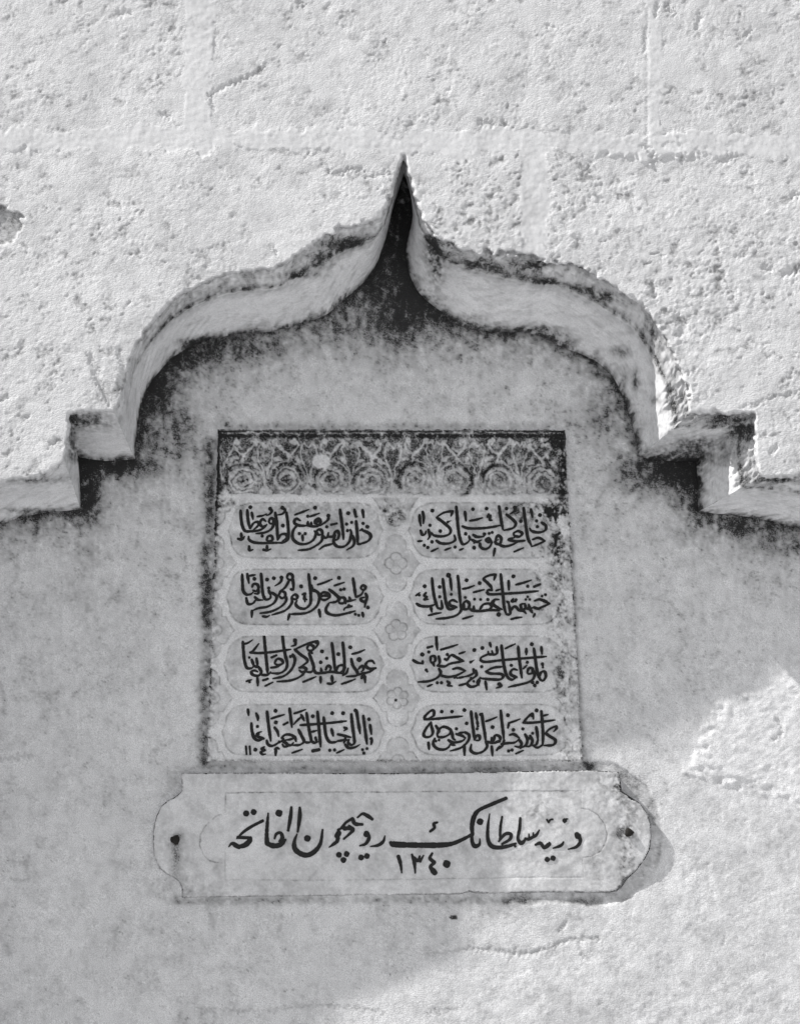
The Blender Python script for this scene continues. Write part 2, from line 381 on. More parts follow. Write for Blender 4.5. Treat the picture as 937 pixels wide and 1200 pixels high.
for si, (A, B) in enumerate(zip(q0, q1)):
    G, Y = pr[:, 0][:, None], pr[:, 1][:, None]
    wb = {4: ss(375, 450, A[:, 1]), 5: np.ones(len(A)), 6: np.ones(len(A)), 7: ss(975, 895, A[:, 0])*ss(900, 700, A[:, 1])}.get(si, np.zeros(len(A)))[None]
    Y = Y*(1-wb)+pr[:, 2][:, None]*wb
    wc = {0: np.ones(len(A)), 1: np.ones(len(A)), 2: np.ones(len(A)), 3: ss(375, 450, A[:, 1])}.get(si, np.zeros(len(A)))[None]
    Y = Y*(1-wc)+pr[:, 3][:, None]*wc
    u = A[:, 0][None]+(B[:, 0]-A[:, 0])[None]*G; v = A[:, 1][None]+(B[:, 1]-A[:, 1])[None]*G
    along = np.r_[0, np.cumsum(np.hypot(*np.diff(A, axis=0).T))][None]+0*G+si*333
    gg = G+0*along
    inner = ss(.3, .36, gg)
    nz = S(NM, along, gg*70)*.9+S(NR, along*.8, gg*80)*.35
    out_r = (1-inner)*(S(NR, u, v)*.8+S(ND, u, v)*.15)*(.6+1.8*rough_spot(u, v, 640, 310, 120, 50)+rough_spot(u, v, 390, 275, 60, 40))
    yy = Y+wb*S(NM, along*1.6, gg*70)*.0016+(nz*.0006+S(NF, u, v)*.00012)+out_r*.0007
    u2 = u+out_r*.45; v2 = v+out_r*.45+S(NT, along, gg*60)*.25
    P = W(u2, v2, yy); P[..., 2] = np.maximum(P[..., 2], -.02)
    fl = np.clip(S(NM, along*1.5, gg*60)*.4+S(NG, u, v)*.15+.6, 0, 1.5)
    kk = 1. if si in (3, 4) else .35
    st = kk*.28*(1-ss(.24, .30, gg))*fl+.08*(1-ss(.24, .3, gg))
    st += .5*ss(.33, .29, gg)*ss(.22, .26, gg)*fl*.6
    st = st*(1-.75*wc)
    st += .30*(1-.85*wc)*np.exp(-((gg-.27)/.10)**2)*(.4+.6*(si in (3, 4)))*np.clip(.9+.3*S(NM, along, gg*50), 0, 1.5)  # dirty front fillet, its soft shading painted in as well
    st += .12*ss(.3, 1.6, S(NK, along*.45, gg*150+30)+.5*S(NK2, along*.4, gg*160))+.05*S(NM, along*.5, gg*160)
    st += wb*.16*ss(.7, .4, gg)  # sunlit reveals dimmed in their colour
    # soot licks along the inner edge, and the edge shade painted over it
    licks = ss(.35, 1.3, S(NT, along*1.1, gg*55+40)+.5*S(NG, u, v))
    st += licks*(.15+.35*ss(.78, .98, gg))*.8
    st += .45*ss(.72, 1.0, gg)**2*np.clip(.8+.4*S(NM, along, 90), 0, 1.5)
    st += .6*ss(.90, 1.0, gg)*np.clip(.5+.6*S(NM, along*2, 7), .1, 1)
    st += .03*S(NM, u*2, v*2)+.02*S(NF, u, v)
    # dark patches on the stone
    for cu_, cv_, ru, rv, am in [(511,312,10,26,.95),(506,290,8,18,.7),(220,402,14,4,.9),(238,398,14,4,.7),(744,448,4,12,.9),(730,445,4,10,.6),(727,412,14,6,.6),(655,395,20,8,.6),(625,385,30,4,.6),
                                 (708,346,16,5,.8),(690,340,10,5,.7),(640,330,12,6,.6),(625,310,24,8,.8),(765,390,5,12,.6),(560,310,26,10,.6),(868,505,16,12,.95),(850,492,30,6,.6),(800,535,50,12,.8),(820,520,26,9,.7),
                                 (84,500,7,34,.85),(104,493,26,12,.85),(90,530,7,12,.8),(40,562,36,5,.6),(140,395,4,20,.3),(25,598,40,4,.6),(400,285,30,8,.6),(370,300,24,6,.5),(905,563,30,4,.6),(350,322,26,4,.7),(385,312,24,4,.5),
                                 (452,285,6,30,.15),(815,570,8,30,.5),(765,470,6,6,.5),(550,372,22,5,.4)]:
        st += am*rough_spot(u, v, cu_, cv_, ru, rv)*np.clip(.8+.15*S(NG, u*1.3, v*1.3)+.25*S(NM, u*2, v*2), 0, 1.3)
    lab_f = grid_faces(*u.shape)
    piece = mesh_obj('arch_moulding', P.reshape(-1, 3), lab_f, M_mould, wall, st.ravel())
    MOULD.append(piece)

# ------------------------------------------------------------------ back of the niche
us = lines(-8, 946, -330, 1330, 1.55, 22); vs = lines(190, 1208, 190, 2790, 1.55, 26)
U, V = np.meshgrid(us, vs)
d = np.full(U.shape, 900.); near = (V < 1300)
d[near], _, _ = seg_dist(U[near], V[near], C1c)
ins = inside(U, V, C1c); sdv = np.where(ins, d, -d)
lit = ss(-60, 60, (U-760)*.7+(V-960)*.75)        # the sunlit lower right, toned down in colour, also keeps a coarser float finish
h = S(NLs, U*.9+90, V*.9)*1.3*MM+S(NMs, U+60, V)*.25*MM+S(NM, U+60, V)*(.10-.07*lit)*MM+S(NC, U, V+50)*.05*MM+S(ND, U, V)*.04*MM
pt = .25+1.1*ss(-1.3, 1.0, S(NL, U*1.4+20, V*1.4+540)+.7*S(NM, U*.8+300, V*.8))
h += lit*pt*(S(NT, U, V)*.04+(S(NC, U, V)*.25+rough(U, V)*2.5)*.24+S(NR, U, V)*.02+S(NM, U, V)*.03-np.maximum(0, -S(NC, U+40, V)-1.3)*.35+S(ND, U, V)*.10)*MM
h += (1-lit)*S(NT, U*.8, V*.9)*.10*MM*ss(.2, 1.5, S(NL, U+500, V)+.8)
band_v = rough_spot(U, V, 300, 1100, 500, 120)
h += band_v*S(NC, U*.7, V*1.2)*.10*MM
# thick trowelled patch at the right edge
pd, _, _ = seg_dist(U[near], V[near], np.array([(838, 900), (850, 850), (880, 835), (960, 800)]))
pp = np.zeros(U.shape)
m = near & (U > 740)
Q = np.array([(800,905),(826,850),(843,822),(868,812),(890,806),(912,796),(960,782),(1010,900),(960,960),(880,925),(840,915)])
dq, _, _ = seg_dist(U[m], V[m], np.vstack([Q, Q[:1]])); iq = inside(U[m], V[m], Q)
sq = np.where(iq, dq, -dq)+S(NR, U[m], V[m])*3
pp[m] = ss(-6, 16, sq)
h += pp*(3.8+S(NR, U*.8, V*.8)*.35+S(NP, U, V)*.15)*MM
gst = np.zeros(U.shape)
for pts, wd, dep in [([(500,1118),(560,1112),(610,1118),(640,1112),(665,1102),(700,1100)], 2.4, 1.6), ([(598,1124),(606,1108)], 2, 1.4), ([(655,1092),(662,1082)], 2.6, 1.8),
                     ([(683,1118),(678,1106)], 2.4, 1.6), ([(845,1110),(850,1098)], 2, 1.2), ([(0,888),(10,888),(40,884)], 2.4, 2.2), ([(10,1010),(30,1012),(32,1030),(14,1030)], 2.6, 1.6),
                     ([(2,1100),(8,1110),(10,1118)], 4, 2.5), ([(180,880),(200,868),(230,858)], 2, 1.3), ([(186,868),(194,874)], 2.4, 1.6), ([(780,700),(800,725)], 1.4, 1.0), ([(758,860),(768,872)], 1.2, 1.0),
                     ([(240,1184),(250,1186)], 2, 1.5), ([(330,1085),(326,1092)], 1.8, 1.6), ([(93,1170),(98,1176)], 2.5, 1.4), ([(0,800),(6,822),(3,835)], 3, 1.5), ([(908,840),(916,856),(905,868)], 2, 2.5),
                     ([(230,1180),(300,1184),(380,1178),(450,1186)], 1.6, 1.0), ([(500,1185),(540,1183)], 1.6, 1.0)]:
    gouge(pts, wd, dep)
fade = ss(-40, -10, U)*ss(978, 948, U)*ss(1240, 1210, V)
h *= fade
y = DEPTH-h
gst = gst*.45
nn = S(NM, U*1.6, V*1.6); n2 = S(NG, U, V); n3 = S(NF, U, V); nl = S(NL, U*1.5, V*1.5)
st = .065+.04*nl+.032*nn+.03*n3+.02*S(NV, U, V)+gst
cr = np.exp(-(S(NM, U*1.1+400, V*1.3+40)/.07)**2)*ss(-.2, 1.2, S(NR, U*.8, V*.8)+.4*nl)      # broken hairline crazing
st += .34*cr*np.clip(.7+.5*n2, 0, 1.5)*(1-.6*lit)
h -= cr*.25*MM
fk = S(NK, U, V)+.35*S(NK2, U, V)
st += .27*ss(1.2, 2.6, fk+.5*nl+.3*nn)*(1-.5*lit)*(.5+.5*ss(900, 650, V))
h -= ss(1.0, 2.2, fk)*.35*MM
h += (1-lit)*rough(U+200, V+90)*.5*MM
st += .13*np.exp(-np.maximum(sdv, 0)/55)*np.clip(1+.35*nn+.25*fk, 0, 2)  # gradual shade towards the arch, painted into the plaster
st += .07*ss(.9, 2.0, n2*.5+nn*.9)*(1-lit)*ss(-.6, 1, nl+.4)
st += .16*ss(1.8, 2.6, S(NP, U+77, V)+.3*n2)*(1-.6*lit)
# bed of darker mortar round the lower slab
BED = np.array([(205,905),(230,897),(440,903),(560,901),(690,893),(715,893),(738,903),(757,922),(768,942),(775,965),(775,1000),(771,1018),(752,1040),(735,1053),(712,1060),(640,1060),(560,1058),(440,1058),(300,1060),(205,1062),(200,1045),(196,1036)])
m = (U > 180) & (U < 800) & (V > 880) & (V < 1075)
dq, _, _ = seg_dist(U[m], V[m], np.vstack([BED, BED[:1]])); iq = inside(U[m], V[m], BED)
bq = np.zeros(U.shape); bq[m] = ss(-1.2, 1.2, np.where(iq, dq, -dq)+S(ND, U[m], V[m])*.6+S(NM, U[m], V[m])*1.2)
y += bq*(.0022*ss(480, 700, U)+h*.5)
st += bq*(.05+.13*ss(480, 640, U))*np.clip(1+.3*nn, .3, 1.6)
st += bq*.18*ss(1.0, 2.0, S(NT, U*1.3, V*2.2+9))
# soot and black mould below the moulding, with its deep shade painted in
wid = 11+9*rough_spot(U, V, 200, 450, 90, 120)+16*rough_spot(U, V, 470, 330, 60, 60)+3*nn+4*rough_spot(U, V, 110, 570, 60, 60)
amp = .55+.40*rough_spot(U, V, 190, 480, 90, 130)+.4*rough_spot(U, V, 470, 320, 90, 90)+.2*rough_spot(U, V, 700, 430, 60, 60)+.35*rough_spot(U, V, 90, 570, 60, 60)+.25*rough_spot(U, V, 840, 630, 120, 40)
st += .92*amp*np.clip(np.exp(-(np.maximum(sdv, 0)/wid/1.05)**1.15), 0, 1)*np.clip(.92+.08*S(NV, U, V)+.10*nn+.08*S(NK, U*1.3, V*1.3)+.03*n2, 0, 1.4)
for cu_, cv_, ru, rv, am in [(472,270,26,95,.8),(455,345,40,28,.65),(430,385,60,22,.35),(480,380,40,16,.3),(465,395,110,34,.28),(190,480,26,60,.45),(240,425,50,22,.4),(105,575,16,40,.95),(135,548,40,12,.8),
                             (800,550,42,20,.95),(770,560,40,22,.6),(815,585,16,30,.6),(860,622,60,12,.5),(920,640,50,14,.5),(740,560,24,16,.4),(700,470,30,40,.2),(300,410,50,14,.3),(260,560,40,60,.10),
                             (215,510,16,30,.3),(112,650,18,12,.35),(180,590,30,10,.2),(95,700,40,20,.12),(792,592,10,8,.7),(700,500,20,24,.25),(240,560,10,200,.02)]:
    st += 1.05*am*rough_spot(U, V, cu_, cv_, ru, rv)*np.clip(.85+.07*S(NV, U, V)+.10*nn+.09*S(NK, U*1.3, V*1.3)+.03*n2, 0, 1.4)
# grime beside the old joints of the two panels
for pts, wd, am in [([(247,520),(244,700),(238,893)], 7, .72), ([(668,640),(672,760),(682,888),(690,900)], 5, .5), ([(240,897),(440,903),(690,899)], 6, .32), ([(210,1056),(440,1054),(700,1056)], 5, .28),
                    ([(255,500),(460,500),(662,498)], 5, .30), ([(190,930),(200,920),(215,900)], 5, .12), ([(700,893),(740,915),(775,970)], 8, .16), ([(245,1065),(250,1080)], 4, .2), ([(160,1040),(210,1058)], 5, .12),
                    ([(238,640),(240,720)], 6, .4)]:
    m = (U > min(p[0] for p in pts)-30) & (U < max(p[0] for p in pts)+30) & (V > min(p[1] for p in pts)-30) & (V < max(p[1] for p in pts)+30)
    dd, _, _ = seg_dist(U[m], V[m], np.array(pts, float))
    st[m] += am*np.exp(-(dd/wd)**2)*np.clip(.85+.10*n2[m]+.18*nn[m], 0, 1.5)
spd = np.hypot((U-531)/5, (V-1075)/2.6); st += .9*(spd < 1)
st += lit*(.13*ss(.9, 2.6, -rough(U, V)*4.2))+.035*lit-.10*pp  # sunlit corner toned down in colour, shade painted in its hollows
fc = grid_faces(*U.shape); keepf = (sdv.ravel()[fc] > -18).any(1)
keepf |= False
st = st*fade+(.08+.5*np.exp(-np.maximum(sdv, 0)/14))*(1-fade)  # outside the frame the soot and painted edge shade run on evenly
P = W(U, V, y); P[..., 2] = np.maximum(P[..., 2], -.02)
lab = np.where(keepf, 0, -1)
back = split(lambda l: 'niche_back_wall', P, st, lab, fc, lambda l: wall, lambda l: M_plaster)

# ------------------------------------------------------------------ INSCRIPTION PANEL
yP = DEPTH-.007
panel = root('inscription_panel', tuple(W(462, 893, yP)))
tag(panel, 'tall carved marble panel with eight painted verse cartouches under a dark scroll frieze', 'inscription')
st_ = .8
us = np.arange(240, 690, st_); vs = np.arange(500, 898, st_)
U, V = np.meshgrid(us, vs)
tt = (V-504)/388
eL = 256-13*tt; eR = 661.5+20.5*tt
ex = np.minimum(U-eL, eR-U); ey = np.minimum(V-504, (892-V)); edge = np.minimum(ex, ey)+S(ND, U, V)*.5+S(NM, U*2, V*2)*.5
# skewed coordinate that follows the slight widening
X = (U-eL)/(eR-eL)*410          # 0..410
Y = V
def medal(cx, cy, sc_=1.0, hh=34.):
    """signed distance-like field of a quatrefoil: negative inside"""
    x = (X-cx); yv = (Y-cy)
    xa, ya = np.abs(x), np.abs(yv)
    lobe = np.hypot(xa/1.0, np.maximum(ya-(hh-12.5), 0))-12.5            # upright capsule
    # pointed side lobes: ogee, wide at the middle
    t = np.clip(ya/17., 0, 1.6)
    side = (xa-(28.5-10.0*t**.6-1.8*t*t))*.8
    sidef = np.maximum(side, ya-16.5)
    return np.minimum(lobe, sidef), np.minimum(lobe, sidef+2.4)
CX = [-1, 208.5, 412]
CY = [583, 660, 738.5, 818, 897]
md = np.full(U.shape, 99.); mdc = md.copy(); mid = np.full(U.shape, -1)
for i, cx in enumerate(CX):
    for j, cy in enumerate(CY):
        f, f2 = medal(cx, cy); mdc = np.minimum(mdc, f2); m = f < md; md = np.where(m, f, md); mid = np.where(m, i*5+j, mid)
# cartouche fields
cd_ = np.full(U.shape, -99.); cid = np.full(U.shape, -1)
for r, (v0, v1) in enumerate([(588, 655), (666, 733), (744.5, 812), (824.5, 886)]):
    for c, (x0, x1) in enumerate([(12, 198), (219, 405)]):
        cx, cy = (x0+x1)/2, (v0+v1)/2; hx, hy = (x1-x0)/2, (v1-v0)/2; rad = 16
        rad = 17; qx = np.abs(X-cx)-hx+rad; qy = np.abs(Y-cy)-hy+rad
        f = -(np.hypot(np.maximum(qx, 0), np.maximum(qy, 0))+np.minimum(np.maximum(qx, qy), 0)-rad)
        k_ = 5.; f = f-k_*np.log1p(np.exp(np.clip((f-(mdc-5.6))/k_, -30, 30)))     # softly joined, so the corners are rounded
        m = f > cd_; cd_ = np.where(m, f, cd_); cid = np.where(m, r*2+c, cid)
body = ss(581, 584, V)
wear = ss(.2, 1.0, (X-330)/80*.8+S(NM, U, V)*.25)*ss(590, 640, V)         # right margin is weathered
wj = S(NM, U*1.5, V*1.5)
h = -ss(.2, 2.2, cd_+wj*.25)*1.1*MM*body*(1-.25*wear)
h += -ss(-.2, 1.8, -md)*1.3*MM*body*(1-.6*wear)*(1-.35*ss(740, 830, V))
groove = (np.exp(-((cd_-.9)/.9)**2)+np.exp(-((md+.6)/.8)**2))*body
h -= groove*.35*MM
# flowers in the medallions
fl = np.zeros(U.shape); flid = np.full(U.shape, -1)
for i, cx in enumerate(CX):
    for j, cy in enumerate(CY):
        if j in (0, 4) or i != 1: np_, amp_ = 4, .6
        else: np_, amp_ = (4, 5, 6)[j-1], 1
        x = X-cx; yv = Y-cy; r = np.hypot(x, yv); th = np.arctan2(yv, x)+(.0 if np_ == 4 else .45)
        rad = 11.2+3.6*np.abs(np.cos(th*np_/2))**.7*1-2.2
        f = ss(0, 1.6, rad-r)*(md < -1.0)
        ridge = 1-.5*np.exp(-(np.abs(np.sin(th*np_/2))*r/3.2-0)**2*0)       # plain petals
        vein = np.exp(-((np.abs(np.cos(th*np_/2)))*r/1.6)**2)*(r > 3)
        core = np.exp(-(r/2.0)**2)
        h += f*(1.0+.25*np.cos(r/13*math.pi/2)-.55*vein-.8*core)*MM*amp_*body*(1-.6*wear)
        fl = np.maximum(fl, (np.exp(-((rad-r)/.9)**2)+vein*.5*f)*amp_*(md < -1))
# frieze: eight scroll roundels with leaves between them
fz = 1-body
st = np.zeros(U.shape)
yc = 563
RC = [(286,562),(336,562),(388,563),(434,564),(486,562),(533,563),(584,563),(634,567)]
ridge = np.zeros(U.shape)
Uw = U+S(NM, U*1.3, V*1.3+50)*.9+S(NG, U, V)*.25; Vw = V+S(NM, U*1.3+200, V*1.3)*.9+S(NG, U+70, V)*.25
def stroke(pts, wd, hgt=1.0):
    global ridge
    P_ = catmull(pts, 2.5); x0, x1 = P_[:, 0].min()-6, P_[:, 0].max()+6; y0, y1 = P_[:, 1].min()-6, P_[:, 1].max()+6
    m = (U > x0) & (U < x1) & (V > y0) & (V < y1)
    dd, _, _ = seg_dist(Uw[m], Vw[m], P_)
    ridge[m] = np.maximum(ridge[m], hgt*ss(wd*.62+.5, wd*.62-.5, dd))
for k, (cx, cy) in enumerate(RC):
    sgn = 1 if k % 2 else -1
    th = np.linspace(0, (4.6, 4.2, 4.0, 3.6, 3.9, 3.5, 4.3, 3.7)[k]*math.pi, 90); rr_ = (4.5, 5, 6, 6.5, 5.5, 6, 5, 7)[k]+12.5*(th/th[-1])**.9
    sp = np.stack([cx+sgn*rr_*np.cos(th+.6+k), cy+rr_*.95*np.sin(th+.6+k)], 1)
    stroke(sp[::3], (2.6, 2.4, 3.4, 3.0, 3.2, 4.0, 2.8, 3.4)[k], (.9, .85, .7, .8, .75, .8, .8, .9)[k])
    stroke([(cx-24, cy+20), (cx-21, cy+15)], 7, .9)
    th = np.linspace(math.pi*1.08, math.pi*1.92, 9)
    stroke(np.stack([cx+22.5*np.cos(th), cy+5+27*np.sin(th)], 1), 2.2, .8)
    # petal blobs inside
    for q in range(4):
        stroke([(cx+3.2*math.cos(q*1.57+.5), cy+3.2*math.sin(q*1.57+.5))]*2, 3.0, .8)
    # stem and trefoil above each roundel
    stroke([(cx+sgn*3, cy-20), (cx+sgn*1, cy-29), (cx-sgn*7, cy-37), (cx-sgn*13, cy-45)], 2.4)
    stroke([(cx+sgn*1, cy-29), (cx+sgn*8, cy-34), (cx+sgn*12, cy-42), (cx+sgn*8, cy-48)], 2.4)
    stroke([(cx-sgn*13, cy-45), (cx-sgn*13.5, cy-44)], 5.5); stroke([(cx+sgn*8, cy-45), (cx+sgn*7, cy-44)], 5)
    stroke([(cx-14, cy-24), (cx-9, cy-26)], 4.0, .8); stroke([(cx+12, cy-25), (cx+15, cy-21)], 4.0, .8)
for k in range(7):
    mx_ = (RC[k][0]+RC[k+1][0])/2
    stroke([(mx_, 582), (mx_-1, 566), (mx_-3, 550), (mx_-8, 538), (mx_-9, 525), (mx_-4, 519), (mx_, 524), (mx_+4, 519), (mx_+9, 525), (mx_+8, 538), (mx_+3, 550), (mx_, 566)], 1.9, .85)
    stroke([(mx_-5, 577), (mx_, 571), (mx_+5, 577)], 4.5, .8)
stroke([(259,521),(258,545),(262,562)], 2, .9); stroke([(276,515),(270,532),(263,548)], 2, .9)
stroke([(656,512),(657,545),(658,575)], 2.4, .8)
stroke([(257,583),(460,583),(662,583)], 6, 1.0); stroke([(257,508),(300,507.5),(460,508),(662,507)], 1.6, .7)
fr_wear = S(NM, U*1.7, V*1.7)*.5+S(NG, U, V)*.5
h += fz*((ridge-1)*2.8*MM*(1+.15*fr_wear))
h -= fz*0
h -= .9*MM*ss(2.5, 0, edge)
h += S(NM, U, V)*.10*MM+S(NF, U, V)*.025*MM+S(NL, U, V)*.2*MM
h += wear*(S(NR, U, V)*.35+S(NG, U, V)*.12)*MM*body
# blemishes: black paint left in the ground of the frieze, grime in the grooves
paint = fz*(1-ridge)*np.clip(.80+.30*fr_wear+.06*S(NF, U, V)-.35*rough_spot(U, V, 500, 575, 120, 12), 0, 1)*(.62+.38*np.clip(ss(575, 545, V)+rough_spot(U, V, 290, 560, 60, 30), 0, 1))
paint = np.where(V < 581, paint, 0)
paint += fz*ridge*np.clip(.26+.16*fr_wear+.05*S(NF, U, V), 0, .6)*ss(585, 570, V)
for (cx, cy), a0, a1, am in zip(RC, (2.6,3.6,2.4,2.2,2.3,-2.0,2.9,-1.6), (5.2,6.2,4.6,4.3,5.0,1.6,4.9,.3), (.6,.5,.5,.3,.75,.6,.8,.8)):
    r_ = np.hypot(Uw-cx, Vw-cy); t_ = np.mod(np.arctan2(Vw-cy, Uw-cx)-a0, 2*math.pi)
    paint += am*fz*np.exp(-((r_-20)/2.6)**2)*ss(0, .5, t_)*ss(a1-a0, a1-a0-.6, t_)*np.clip(.9+.2*fr_wear, 0, 1.2)
    paint += .35*fz*np.exp(-(r_/5)**2)
paint += .9*np.exp(-((V-510.5)/2.3)**2)*np.clip(.8+.5*S(NM, U*2, 9)+.3*S(NF, U, V), 0, 1.2)+.7*np.exp(-((V-504.5)/1.8)**2)*np.clip(.6+.6*S(NM, U*3, 90)+.3*S(NF, U, V), 0, 1.2)
paint += .45*np.exp(-(((U-eR+4)/4)**2))*ss(700, 520, V)*np.clip(.8+.5*fr_wear+.1*S(NF, U, V), 0, 1.3)
paint += .5*rough_spot(U, V, 650, 520, 22, 16)*np.clip(.8+.5*fr_wear, 0, 1.2)
paint += .75*np.exp(-(((U-257+.03*(V-505))/2.0)**2))*ss(600, 560, V)+.6*np.exp(-(((U-(257-9*ss(570, 595, V)))/3.5)**2))*ss(620, 590, V)*ss(555, 570, V)
white = rough_spot(U, V, 376, 541, 12, 11.5) ; white = ss(.35, .6, white+.08*S(NG, U, V)); paint *= 1-.98*white
h = h*(1-white)+white*.2*MM
stn = paint*.88+.08+.04*S(NL, U*2, V*2)+.05*S(NM, U*2, V*2)+.03*S(NF, U, V)
carved = np.maximum(ss(.5, 2, cd_), ss(.5, 2, -md))*body
stn += carved*(.13+.06*S(NM, U, V))*(1-.45*ss(740, 880, V))*(1-.5*wear)-.05*body*(1-carved)
stn += groove*(.30+.12*S(NG, U, V))*(1-.3*wear)
stn += fl*.34*body*(1-.5*wear)
stn += wear*body*.22*ss(.4, 1.6, S(NG, U, V)+S(NM, U*2, V*2))
for cu_, cv_, ru, rv, am in [(628,600,30,10,.5),(655,620,8,40,.45),(655,690,10,60,.35),(650,650,14,14,.3),(640,600,20,5,.5),(660,800,10,70,.28),(452,600,16,8,.3),(462,604,14,14,.4),(645,608,8,22,.5),(570,602,40,8,.2),(612,612,14,20,.25),(340,596,120,8,.16),(252,620,6,60,.5),(248,760,6,120,.35),(262,590,16,10,.5),(632,680,10,30,.3),(660,560,6,40,.5)]:
    stn += am*rough_spot(U, V, cu_, cv_, ru, rv)*np.clip(.65+.25*S(NG, U, V)+.4*S(NM, U*2, V*2), 0, 1.5)
stn += .95*(np.hypot(U-463.7, V-820.3) < 1.9)
stn += .35*np.exp(-((edge-1)/1.6)**2)*np.clip(.7+.6*S(NM, U*2, V*2), 0, 1.4)*body
y = yP-h-.0008
P = W(U, V, y)
fc = grid_faces(*U.shape); fav = lambda A: A.ravel()[fc].mean(1)
fe = fav(edge) > 0
lab = np.full(len(fc), 0)
fb = fav(body) > .5; cdf = fav(cd_); mdf = fav(md); cidf = cid.ravel()[fc[:, 0]]; midf = mid.ravel()[fc[:, 0]]
lab[~fb] = 1
lab = np.where(fb & (cdf > 0), 10+cidf, lab); lab = np.where(fb & (mdf < 0), 30+midf, lab)
lab[~fe] = -1
nm = lambda l: 'border_band' if l == 0 else 'scroll_frieze' if l == 1 else 'cartouche' if l < 30 else 'flower_medallion'
parts = split(nm, P, stn, lab, fc, lambda l: panel, lambda l: M_marble)
order = ['top left', 'top right', 'second left', 'second right', 'third left', 'third right', 'bottom left', 'bottom right']
for l, o in parts.items():
    if l == 1: o['label'] = 'dark frieze of carved scrolls and leaves, black paint left in its ground'
    elif 10 <= l < 30: o['label'] = '%s verse cartouche with black lettering' % order[l-10]
# slab behind (gives the panel its thickness)
def slab(name, outline, y0, y1, mat, parent):
    n = len(outline); o_ = np.array(outline, float)
    fr = W(o_[:, 0], o_[:, 1], np.full(n, y0) if not callable(y0) else y0(o_[:, 1])+.0012); bk = fr.copy(); bk[:, 1] = y1
    faces = np.array([[i, (i+1) % n, (i+1) % n+n, i+n] for i in range(n)])
    return mesh_obj(name, np.vstack([fr, bk]), faces, mat, parent, np.full(2*n, .25), smooth=False)
slab('slab_edge', [(256.5,504.5),(661,504.5),(681,891),(244,891)][::-1], yP+.0012, DEPTH+.01, M_marble, panel)

# ------------------------------------------------------------------ lettering
def ribbons(strokes, org, scale, surf, name, parent, w0=18., thick=.0006, wmul=1.):
    verts, faces = [], []
    r = np.random.default_rng(int(org[0]*7+org[1]))
    for si, s in enumerate(strokes):
        pts = []
        for tok in s.split():
            q = [float(t) for t in tok.split(',')]
            pts.append((org[0]+q[0]/scale, org[1]+q[1]/scale, (q[2] if len(q) > 2 else -1)))
        off = len(verts)
        yy1 = lambda ring: surf(ring[:, 0], ring[:, 1])-thick-si*.000012
        if len(pts) == 1:
            u, v, w_ = pts[0]; w_ = (w_ if w_ > 0 else w0*1.35)/scale/2
            k = 14; a0 = .35+r.uniform(-.2, .2)
            ring = []
            for i in range(k):
                t = 2*math.pi*i/k; sq = 1/(abs(math.cos(t))**1.6+abs(math.sin(t))**1.6)**(1/1.6)
                rad = w_*sq*1.08*(1+r.uniform(-.06, .06)); ring.append((u+rad*math.cos(t-a0), v+rad*math.sin(t-a0)))
            ring = np.array(ring)
            f = W(ring[:, 0], ring[:, 1], yy1(ring)); bkk = W(ring[:, 0], ring[:, 1], yy1(ring)+thick+.0006); c = W(u, v, float(yy1(np.array([[u, v]]))[0]))
            verts += list(map(tuple, f))+list(map(tuple, bkk))+[tuple(c)]
            for i in range(k):
                j = (i+1) % k; faces.append((off+2*k, off+j, off+i)); faces.append((off+i, off+j, off+k+j)); faces.append((off+i, off+k+j, off+k+i))
            continue
        auto = pts[0][2] < 0
        P_ = np.array([(p[0], p[1]) for p in pts]); wv = np.array([p[2] for p in pts])
        if auto: wv = np.full(len(pts), w0)
        C = catmull(np.hstack([P_, wv[:, None]]), .9); p = C[:, :2]; ww = C[:, 2]/scale/2*(1 if auto else wmul)
        T = np.gradient(p, axis=0); T /= np.hypot(*T.T)[:, None]+1e-9; n_ = np.stack([-T[:, 1], T[:, 0]], 1)
        if auto:
            ang = np.arctan2(T[:, 1], T[:, 0]); ww = ww*(.72+.42*np.abs(np.sin(ang+.55)))
            L = np.r_[0, np.cumsum(np.hypot(*np.diff(p, axis=0).T))]; tl = L[-1]
            tap = np.minimum(1, .80+.20*L/2.5)*np.minimum(1, .55+.45*(tl-L)/min(6, tl*.5+.01)); ww = ww*tap
        m = len(p); ww = ww*(1+.05*np.interp(np.arange(m), np.arange(0, m+4, 2), r.standard_normal(len(np.arange(0, m+4, 2)))))
        l_ = p+n_*ww[:, None]; r_ = p-n_*ww[:, None]
        # rounded ends
        def cap(c, t, nn_, w_, s):
            return [(c+nn_*w_*math.cos(a)*1+s*t*w_*math.sin(a)*.8) for a in np.linspace(0, math.pi, 6)[1:-1]]
        ring = [*l_, *cap(p[-1], T[-1], n_[-1], ww[-1], 1), *r_[::-1], *cap(p[0], T[0], -n_[0], ww[0], -1)]
        ring = np.array(ring); K = len(ring)
        f = W(ring[:, 0], ring[:, 1], yy1(ring)); bkk = W(ring[:, 0], ring[:, 1], yy1(ring)+thick+.0006)
        verts += list(map(tuple, f))+list(map(tuple, bkk))
        ri = lambda i: m+4+(m-1-i)
        for i in range(m-1):
            faces.append((off+i, off+i+1, off+ri(i+1))); faces.append((off+i, off+ri(i+1), off+ri(i)))
        e = [m-1, m, m+1, m+2, m+3, m+4]
        for q in range(1, 5): faces.append((off+e[0], off+e[q], off+e[q+1]))
        b0 = 2*m+4; e = [b0-1, b0, b0+1, b0+2, b0+3, 0]
        for q in range(1, 5): faces.append((off+e[0], off+e[q], off+e[q+1]))
        for i in range(K):
            j = (i+1) % K; faces.append((off+i, off+K+i, off+K+j)); faces.append((off+i, off+K+j, off+j))
    return mesh_obj(name, np.array(verts), np.array(faces), M_paint, parent, smooth=False)
T = {}
